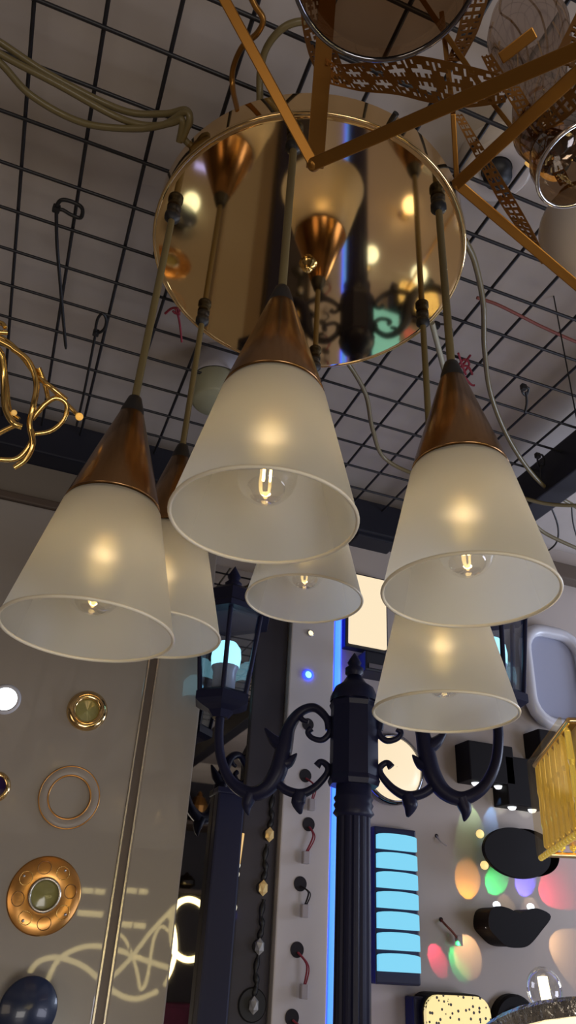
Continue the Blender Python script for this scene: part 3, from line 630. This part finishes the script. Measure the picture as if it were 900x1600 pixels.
# black box spot lamps
for (px0, px1, pt, pb, lab, cols) in [(722, 790, 1165, 1225, 'black box wall lamp with two downward spots, upper left of the pair', [(.6, 1, .5), (.2, .5, 1)]),
                                (778, 838, 1188, 1262, 'black box wall lamp with two downward spots, lower right of the pair', [(.3, .3, 1), (1, .1, .2)])]:
    a, e = W((px0+px1)/2, pt, .03), W((px0+px1)/2, pb, .03); wdt = W(px1, pt, .03).x-W(px0, pt, .03).x
    t = thing('twin_spot_lamp', lab, 'wall lamp', (a.x, YW, e.z))
    MB().box((a.x, YW-.028, (a.z+e.z)/2), (wdt, .056, a.z-e.z), bev=.003).build('body', M['lampblack'], t)
    for q, cc in zip((-1, 1), cols):
        p = V((a.x+q*wdt*.25, YW-.03, e.z))
        MB().lathe([(0.0001, -.007), (.006, -.006), (.009, -.002), (.010, .002)], p, n=20).build('spot_lens', M['lens'], t)
        spot(t, p+V((0, 0, -.016)), p+V((0, .028, -.075)), .22, cc, 50, .2)
# black oval lamp
c = W(806, 1333, .05); a = W(740, 1317, .05); ax = V((1, 0, 0))
t = thing('oval_wall_lamp', 'matt black oval disc wall lamp with small gold spots behind its edge', 'wall lamp', W(803, 1335))
ra = 0.084; rz = 0.049
MB().lathe([(0.0001, 0), (rz, 0), (rz*1.0, .006), (rz*.98, .008), (0.0001, .009)], c, NY, 56, False, ra/rz, (1, 0, 0)).build('front_disc', M['lampblack'], t)
MB().lathe([(0.0001, 0), (rz*.78, 0), (rz*.95, .05)], W(803, 1335), NY, 48, True, ra/rz, (1, 0, 0)).build('body', M['lampblack'], t)
for (px, py) in [(750, 1303), (757, 1352), (870, 1310)]:
    MB().sphere(W(px, py, .045), .0085, u=14, v=10).build('spot_lens', M['lensgold'], t)
b0 = BASE[t]
for dx, cc, pw in [(-.035, (1, .8, .5), .06), (.03, (1, .75, .5), .06)]:
    spot(t, b0+V((dx, -.035, -rz-.004)), b0+V((dx, -.005, -rz-.06)), pw, cc, 50, .2); spot(t, b0+V((dx+.01, -.035, rz+.004)), b0+V((dx+.01, -.005, rz+.06)), pw, (.9, 1, .9), 50, .2)
# black wavy lamp
c = W(803, 1448)
t = thing('wavy_wall_lamp', 'black wave shaped wall lamp like folded wings with coloured beams around it', 'wall lamp', c)
wp = [(766, 1424), (778, 1416), (795, 1419), (812, 1427), (828, 1421), (843, 1420), (861, 1432), (846, 1455), (828, 1476), (812, 1481), (792, 1478), (776, 1464), (764, 1448)]
MB().prism(smooth([W(x, y, .058) for x, y in wp], 4, True), (0, .008, 0)).build('front_plate', M['lampblack'], t)
MB().prism(smooth([W(x, y, .058).lerp(W(803, 1448, .058), .04)+V((0, .0075, 0)) for x, y in wp], 4, True), (0, .050, 0)).build('body', M['lampblack'], t)
for px, py in [(764, 1448), (776, 1414), (829, 1417)]: MB().sphere(W(px, py, .042), .0085, (1, .8, .8), 16, 10).build('spot_lens', M['lens'], t)
S = lambda p, q, pw, cc, an=34, bl=.08, off=.045: spot(t, W(*p, off), W(*q, 0), pw, cc, an, bl)
S((776, 1400), (772, 1380), 0.41, (.03, 1, .22), 44); S((828, 1402), (818, 1382), 0.66, (.12, .10, 1), 46)
S((850, 1408), (868, 1388), 0.51, (1, .04, .10), 54); S((748, 1405), (730, 1383), 0.28, (1, .42, .03), 58)
S((742, 1462), (728, 1484), 0.23, (1, .62, .28), 62); S((868, 1462), (885, 1486), 0.23, (1, .62, .28), 62)
# lamp above-left: red and green beams come from two mini spots
S((680, 1462), (680, 1492), 0.30, (1, .05, .12), 40, .08, .035); S((714, 1464), (713, 1496), 0.22, (.05, 1, .25), 40, .08, .035)
# wires out of the wall
p = W(689, 1437); t = thing('wall_wire', 'red wire with clear plug poking from the wall left of the wavy lamp', 'wire', p)
MB().disc(p, .0045, .001, NY, 16).build('hole', M['hole'], t); MB().tube(smooth([p, W(697, 1446, .02), W(706, 1455, .022), W(714, 1465, .02)], 6), .0022, 6).build('wire', M['rust'], t); MB().box(W(717, 1470, .018), (.012, .012, .018), bev=.002).build('plug', M['connector'], t)
p = W(682, 1306); t = thing('wall_wire', 'short pale wire at a small wall hole beside the segmented light top', 'wire', p)
MB().disc(p, .004, .001, NY, 16).build('hole', M['hole'], t); MB().tube(smooth([p, W(688, 1314, .012), W(698, 1321, .014)], 6), .0018, 6).build('wire', M['connector'], t)
# patterned lamp
c = W(716, 1600, .05); 
t = thing('star_wall_lamp', 'yellow lit rounded wall lamp speckled with black stars at the bottom edge', 'wall lamp', W(716, 1600))
wl = W(768, 1580, .05).x-W(668, 1580, .05).x; zt1 = W(720, 1556, .05).z
def rr2(cx, cz, w_, h_, r, y):
    out = []
    for sx_, sz_, a0 in [(1, 1, 0), (-1, 1, 90), (-1, -1, 180), (1, -1, 270)]:
        for q in range(6): an = math.radians(a0+q*18); out.append(V((cx+sx_*(w_/2-r)+r*math.cos(an), y, cz+sz_*(h_/2-r)+r*math.sin(an))))
    return out
MB().prism(rr2(c.x, zt1-.055, wl, .11, .028, YW-.055), (0, .012, 0)).build('diffuser', M['stars'], t)
MB().prism(rr2(c.x, zt1-.055, wl+.006, .116, .03, YW-.045), (0, .045, 0)).build('rim', M['lampblack'], t)
MB().box((c.x-wl*.42, YW-.018, zt1-.055), (wl*.38, .034, .10), bev=.004).build('driver', M['navy'], t)
c = W(800, 1602); t = thing('disc_wall_lamp', 'dark plain disc wall lamp at the bottom beside the star speckled lamp', 'wall lamp', c)
MB().disc(c, .052, .02, NY, 40, bev=.004).build('disc', M['lampblack'], t); MB().disc(c, .03, .03, NY, 24).build('hub', M['lampblack'], t)
# filament globe bulb
c = at(851, 1546, 1.35)
t = thing('globe_bulb', 'clear globe bulb with one bright tall filament above the crystal ring lamp', 'bulb', c)
g = MB().sphere(c, .026, (1, 1, 1.12), 24, 16).build('glass', M['clear'], t)
MB().tube([c+V((-.002, 0, .016)), c+V((.002, 0, -.018))], .0075, 12).build('filament', mat('white_filament', (1, 1, .8), .4, emit=(1, .86, .5), es=3), t)
MB().lathe([(.011, -.024), (.012, -.03), (.010, -.05), (.0005, -.052)], c, n=16).build('screw_base', M['brass'], t)
MB().tube([c+V((0, 0, -.05)), V((c.x, c.y, c.z-.09)), V((c.x+.02, YW-.002, c.z-.09))], .005, 8).build('arm', M['brass'], t)
# white oval shell lamp at right
c = W(862, 1062, .012)
t = thing('oval_shell_lamp', 'large white rounded shell wall lamp under the brown cornice at right', 'wall lamp', W(862, 1062))
hx, hz_ = .085, .12
MB().tube(rr2(c.x, c.z, hx*2, hz_*2, .06, YW-.03), .016, 10, closed=True).build('shell_frame', M['shell'], t)
MB().prism(rr2(c.x, c.z, hx*2-.02, hz_*2-.02, .055, YW-.022), (0, .022, 0)).build('panel', mat('bluish_panel', (.34, .36, .48), .2, coat=.5), t)
# dark block near the crystal lamp
c = W(845, 1165, .03); t = thing('small_black_lamp', 'small black block wall lamp between the shell lamp and the crystal chandelier', 'wall lamp', W(845, 1165))
MB().box(c, (.05, .06, .06), bev=.003).build('body', M['lampblack'], t); MB().lathe([(.0005, -.008), (.010, -.006), (.012, 0)], c+V((0, 0, -.03)), n=16).build('spot_lens', M['lens'], t)

# ------------------------------------------------------------------ lights on the left panel
def wallring(px, py): return W(px, py, .022)
p = wallring(8, 1093); t = thing('white_downlight', 'small round blazing white downlight at the left edge of the panel', 'downlight', p)
MB().lathe([(.021, 0), (.028, 0), (.028, .003), (.021, .006)], p, NY, 36, closed=True).build('bezel', M['shell'], t); MB().lathe([(.022, .003), (.014, .006), (.0005, .007)], p, NY, 32).build('lens', M['downwhite'], t)
p = wallring(136, 1111); t = thing('gold_downlight', 'round polished gold downlight with olive lens, topmost right on the panel', 'downlight', p)
MB().lathe([(.021, 0), (.037, 0), (.038, .003), (.034, .008), (.024, .010), (.021, .006)], p, NY, 40, closed=True).build('bezel', M['goldrim'], t); MB().lathe([(.022, .002), (.0005, .006)], p, NY, 32).build('lens', M['olive'], t)
p = wallring(108, 1246); t = thing('ring_downlight', 'flat panel coloured ring light with thin copper edges, middle of the left panel', 'downlight', p)
MB().lathe([(.036, 0), (.053, 0), (.053, .004), (.051, .006), (.038, .006), (.036, .004)], p, NY, 48, closed=True).build('ring', M['satin'], t)
for rq, tq in ((.0525, .0013), (.037, .0018)): MB().lathe([(rq+tq*math.cos(q*math.pi/3), .005+tq*math.sin(q*math.pi/3)) for q in range(6)], p, NY, 48, closed=True).build('copper_edge', M['copper'], t)
MB().lathe([(.0365, .001), (.0005, .001)], p, NY, 40).build('centre', M['satin'], t)
p = wallring(69, 1399); t = thing('copper_downlight', 'large engraved copper disc light with dark centre lens on the left panel', 'downlight', p)
MB().lathe([(.024, 0), (.060, 0), (.060, .003), (.058, .0045), (.026, .006), (.024, .005)], p, NY, 48, closed=True).build('plate', M['copper'], t)
MB().lathe([(.0225, .006), (.0265, .006), (.0265, .011), (.0225, .012)], p, NY, 40, closed=True).build('chrome_ring', M['alu'], t); MB().lathe([(.0235, .004), (.012, .007), (.0005, .008)], p, NY, 32).build('lens', M['olive'], t)
for q in range(8):
    an = q*math.pi/4+.2; d = V((math.cos(an), 0, math.sin(an))); e = V((-math.sin(an), 0, math.cos(an)))
    MB().tube([p+NY*.0058+d*.042+d*(.010*math.cos(u))+e*(.011*math.sin(u)) for u in [v*math.pi/8 for v in range(16)]], .0007, 5, closed=True).build('engraved_loop', M['brass'] if q % 2 else M['bronze'], t)
    if q % 2: MB().sphere(p+NY*.006+d*.047, .0026, u=10, v=6).build('rhinestone', M['chrome'], t)
p = wallring(-8, 1230); t = thing('dark_downlight', 'dark violet downlight with jewelled gold edge cut by the left picture edge', 'downlight', p)
MB().lathe([(.018, 0), (.026, 0), (.026, .004), (.018, .010)], p, NY, 36, closed=True).build('bezel', M['goldrim'], t); MB().lathe([(.019, .006), (.0005, .004)], p, NY, 32).build('lens', mat('violet_lens', (.03, .015, .08), .1, coat=1), t)
c = W(43, 1577, .06); t = thing('oval_navy_lamp', 'plain dark navy oval disc lamp at the bottom left corner of the panel', 'wall lamp', wallring(43, 1577))
MB().lathe([(.0001, 0), (.044, 0), (.044, .005), (.042, .008), (.0001, .009)], c, (0.10, -1, 0), 48).build('front_disc', mat('satin_navy', (.012, .022, .06), .3, coat=.4), t); MB().tube([c+V((0, .002, 0)), c+V((0, .04, 0))], .018, 20).build('stem', M['plastic'], t)

# ------------------------------------------------------------------ crystal chandelier at right, ring lamp at bottom right
def q3(px, py, r): return at(px, py, r)
D = 1.25
TL, BL = q3(836, 1196, D), q3(846, 1335, D*.985)
u = onz(900, 1112, TL.z)-TL; u.z = 0; u.normalize()      # along the visible face
v_ = V((-u.y, u.x, 0)); hgt = TL.z-BL.z; base = V((TL.x, TL.y, BL.z)); Lw = .25
t = thing('crystal_chandelier', 'rectangular gold crystal rod chandelier cut off by the right picture edge', 'chandelier', base)
def fr(z, r=.004):
    b = MB()
    for s_ in (0, .16): b.tube([base+v_*s_+V((0, 0, z)), base+v_*s_+u*Lw+V((0, 0, z))], r, 8)
    for s_ in (0, Lw): b.tube([base+u*s_+V((0, 0, z)), base+u*s_+v_*.16+V((0, 0, z))], r, 8)
    return b
fr(hgt).build('top_frame', M['goldrim'], t); fr(0).build('bottom_frame', M['goldrim'], t)
for q in range(7):
    p = base+u*(Lw*(q+.5)/7)
    b = MB(); 
    b.lathe([(.0005, .004), (.0042, .008), (.0034, hgt*.25), (.0046, hgt*.3), (.0034, hgt*.6), (.0046, hgt*.65), (.0038, hgt-.008), (.0005, hgt-.003)], p, n=8, smooth=False).build('crystal_rod', M['crystal'], t)
for q in range(10):
    p = base+v_*(.16*(q+.5)/10)
    MB().lathe([(.0005, .004), (.0052, .008), (.0044, hgt*.4), (.0055, hgt*.5), (.0046, hgt-.008), (.0005, hgt-.003)], p, n=8, smooth=False).build('crystal_rod', M['crystal'], t)
MB().box(base+u*(Lw/2)+v_*.08+V((0, 0, hgt*.1)), (Lw*.9, .13, .004), Matrix((u, v_, V((0, 0, 1)))).transposed()).build('bottom_plate', M['bronze'], t)
MB().box(base+u*(Lw/2)+v_*.08+V((0, 0, hgt)), (Lw, .16, .006), Matrix((u, v_, V((0, 0, 1)))).transposed()).build('top_plate', M['bronze'], t)
MB().box(base+u*(Lw/2)+v_*.012+V((0, 0, hgt/2)), (Lw*.98, .004, hgt*.96), Matrix((u, v_, V((0, 0, 1)))).transposed()).build('frosted_back', mat('cream_acrylic', (.74, .66, .48), .35, noise=.15, nscale=40), t)
MB().prism([base-v_*.009+V((0, 0, -.004)), base-v_*.009+u*Lw+V((0, 0, -.004)), base-v_*.009+u*Lw+V((0, 0, hgt+.004)), base-v_*.009+V((0, 0, hgt+.004))], -v_*.003).build('crystal_panel', M['crystalclear'], t)
b = MB()
for q in range(14): b.sphere(base-v_*.008+u*(Lw*(q+.5)/14)+V((0, 0, -.006)), .0042, u=8, v=6)
b.build('bead_fringe', M['crystal'], t)
l = bpy.data.lights.new('glow', 'POINT'); l.energy = .5; l.color = (1, .7, .25); l.shadow_soft_size = .03; o = bpy.data.objects.new('glow', l); COL.objects.link(o); o.parent = t; o.location = u*(Lw/2)+v_*.08+V((0, 0, hgt*.5))
MB().tube([base+u*(Lw*.95)+v_*.08+V((0, 0, hgt)), V(((base+u*(Lw*.95)+v_*.08).x, (base+u*(Lw*.95)+v_*.08).y, ZC))], .0013, 6).build('hanging_wire', M['plastic'], t)
c = at(988, 1720, 1.2); 
t = thing('crystal_ring_lamp', 'round lamp with silver crystal band and creamy glowing face at bottom right', 'ceiling lamp', c)
_v = ray(988, 1720); tn = (-_v*.48 + V((0, 0, -.88))).normalized(); rr_ = .19
MB().lathe([(rr_-.013, .0), (rr_-.006, -.003), (rr_, .004), (rr_+.003, .009), (rr_, .015), (rr_-.02, .017)], c, tn*-1, 40, False).build('crystal_band', M['silver'], t)
MB().lathe([(rr_-.013, .001), (rr_*.5, -.005), (.0005, -.006)], c, tn*-1, 48).build('diffuser', M['warmbright'], t)
MB().lathe([(rr_-.02, .016), (.0005, .018)], c, tn*-1, 48).build('back_plate', M['shell'], t)

# ------------------------------------------------------------------ lamps behind the camera, seen only as reflections
YM = YW-.014
def refl(px, py, yv): P = ony(px, py, yv); P.y = 2*YM-yv; return P
def neon(pts, yv, r, closed=False): return MB().tube(smooth([refl(x, y, yv+dy) for x, y, dy in pts], 8, closed), r, 10, closed=closed)
yv = 3.3
c = refl(200, 1490, yv)
t = thing('swirl_neon_lamp', 'swirling warm LED tube lamp seen reflected in the glossy panel and the mirror', 'lamp', c)
neon([(45, 1520, 0), (60, 1502, 0), (90, 1496, 0), (130, 1510, 0), (165, 1540, 0), (190, 1556, .1), (215, 1560, .1), (245, 1548, .1)], yv, .009).build('led_tube', M['neon'], t)
neon([(72, 1535, .1), (90, 1500, .1), (120, 1482, .1), (150, 1478, .1), (185, 1485, .1), (225, 1500, 0), (262, 1512, 0)], yv, .009).build('led_tube', M['neon'], t)
neon([(170, 1530, 0), (200, 1500, 0), (235, 1455, 0), (270, 1418, .05)], yv, .008).build('led_tube', M['neon'], t)
neon([(172, 1466, .2), (185, 1460, .2), (198, 1475, .2), (212, 1515, .2), (218, 1545, .2), (228, 1530, .2), (238, 1470, .2), (250, 1448, .2), (262, 1455, .2)], yv, .006).build('led_tube', M['neon'], t)
neon([(298, 1405, 0), (322, 1420, 0), (330, 1452, .05), (320, 1488, .05), (295, 1500, 0), (272, 1485, 0), (266, 1448, -.05), (276, 1415, -.05)], yv, .011, True).build('led_ring', M['neon'], t)
neon([(262, 1430, .1), (272, 1450, .1), (275, 1485, .1), (268, 1515, .1), (255, 1540, .1)], yv, .009).build('led_tube', M['neon'], t)
P = c; MB().tube([P, V((P.x, P.y, ZC))], .003, 8).build('hanging_rod', M['black'], t)
for px, py, lab in [(145, 1393, 'upper left'), (212, 1393, 'upper right'), (140, 1428, 'lower left'), (207, 1446, 'lower right')]:
    P = refl(px, py, 4.1 if py < 1400 else 3.8); t = thing('tube_light', 'short bright tube light, %s of four seen as reflections in the glossy panel' % lab, 'tube light', P, 'tube lights reflected in the panel')
    MB().tube([P+V((-.055, 0, 0)), P+V((.055, 0, 0))], .011, 10).build('tube', M['neon'], t); MB().box(P+V((0, 0, .018)), (.13, .03, .014), bev=.003).build('housing', M['shell'], t)
    MB().tube([P+V((0, 0, .02)), V((P.x, P.y, ZC))], .003, 8).build('hanging_rod', M['black'], t)

# dark shelf added behind the camera so the mirror strip reflects dark, with wares
P = refl(300, 1400, 4.6); sx0, sy0 = P.x, P.y
t = thing('backdrop_shelf', 'dark shelf added at the rear so that the mirror strip reflects dark', 'shelf', (sx0, sy0, 0))
MB().box((sx0, sy0-.2, 1.2), (1.0, .02, 2.4)).build('back_panel', M['column'], t)
for q in (-1, 1): MB().box((sx0+q*.51, sy0-.05, 1.2), (.02, .32, 2.4)).build('side_panel', M['column'], t)
for zz in [.4, .9]+[refl(*q, 4.7).z-.011 for q in ((308, 1290), (318, 1175), (290, 1392))]+[refl(268, 1640, 4.7).z-.041]: MB().box((sx0, sy0-.05, zz), (1.0, .30, .02)).build('shelf_board', M['brown'], t)
def vase(px, py, yv, h, r0, m, lab, name='display_lantern', cat='lantern'):
    p = refl(px, py, yv); t = thing(name, lab, cat, p, 'wares on the rear shelf')
    MB().lathe([(.0005, 0), (r0*.7, 0), (r0*.75, h*.05), (r0*.5, h*.12), (r0, h*.3), (r0*1.05, h*.55), (r0*.6, h*.8), (r0*.3, h*.85), (r0*.2, h*.95), (.0005, h)], p, n=14, smooth=False).build('body', M[m], t)
    MB().lathe([(r0*1.06, h*.30), (r0*1.1, h*.33), (r0*1.06, h*.36)], p, n=14, closed=True).build('band', M['brass'], t)
vase(308, 1290, 4.7, .20, .06, 'copper', 'copper coloured lantern on the dark rear shelf, reflected in the mirror strip')
vase(318, 1175, 4.7, .16, .07, 'silver', 'silver lantern on the rear shelf, uppermost reflected in the mirror strip')
vase(290, 1392, 4.7, .10, .05, 'smoke', 'small smoky glass lantern on the rear shelf, reflected above the glowing ring')
p = refl(268, 1640, 4.7); t = thing('paper_box', 'magenta box low on the rear shelf reflected at the bottom of the mirror strip', 'box', p)
MB().box(p+V((0, 0, .08)), (.16, .10, .22), bev=.006).build('box_body', M['magenta'], t); MB().box(p+V((0, 0, .195)), (.165, .105, .02), bev=.004).build('lid', M['magenta'], t)

# lit wall globes below the picture, seen as bright spots in the polished gold plate
def in_plate(px, py):                     # where the wall is met by the sight line turned back by the plate
    p = onz(px, py, HC); d = ray(px, py); d.z = -d.z
    return p + d*((YW-p.y)/d.y)
for (px, py, rr, m, lab) in [(630, 338, .026, 'warmglobe', 'warm glowing globe, brightest yellow spot reflected at the right of the gold plate'),
                         (569, 416, .024, 'coolglobe', 'pale globe lamp reflected as a spot low in the middle of the gold plate'),
                         (643, 446, .026, 'coolglobe', 'pale globe lamp reflected as a spot at the lower right of the gold plate'),
                         (292, 338, .026, 'coolglobe', 'pale globe lamp reflected as a spot beside the left cord grip')]:
    p = in_plate(px, py); t = thing('globe_wall_lamp', lab, 'wall lamp', p, 'globe lamps reflected in the gold plate')
    MB().sphere(p+NY*.05, rr, (1, 1, 1.35), 20, 14).build('globe', M[m], t)
    MB().lathe([(.0005, 0), (rr*.9, 0), (rr*.9, .008), (rr*.4, .012), (rr*.35, .03), (.0005, .032)], p, NY, 24).build('mount', M['goldrim'], t)
p = in_plate(318, 275); t = thing('blue_bar_light', 'short blue bar light reflected as a streak at upper left of the gold plate', 'bar light', p)
MB().box(p+NY*.012, (.075, .022, .03), bev=.003).build('housing', M['beam'], t); MB().tube([p+NY*.026+V((-.034, 0, 0)), p+NY*.026+V((.034, 0, 0))], .011, 10).build('tube', M['bluebar'], t)
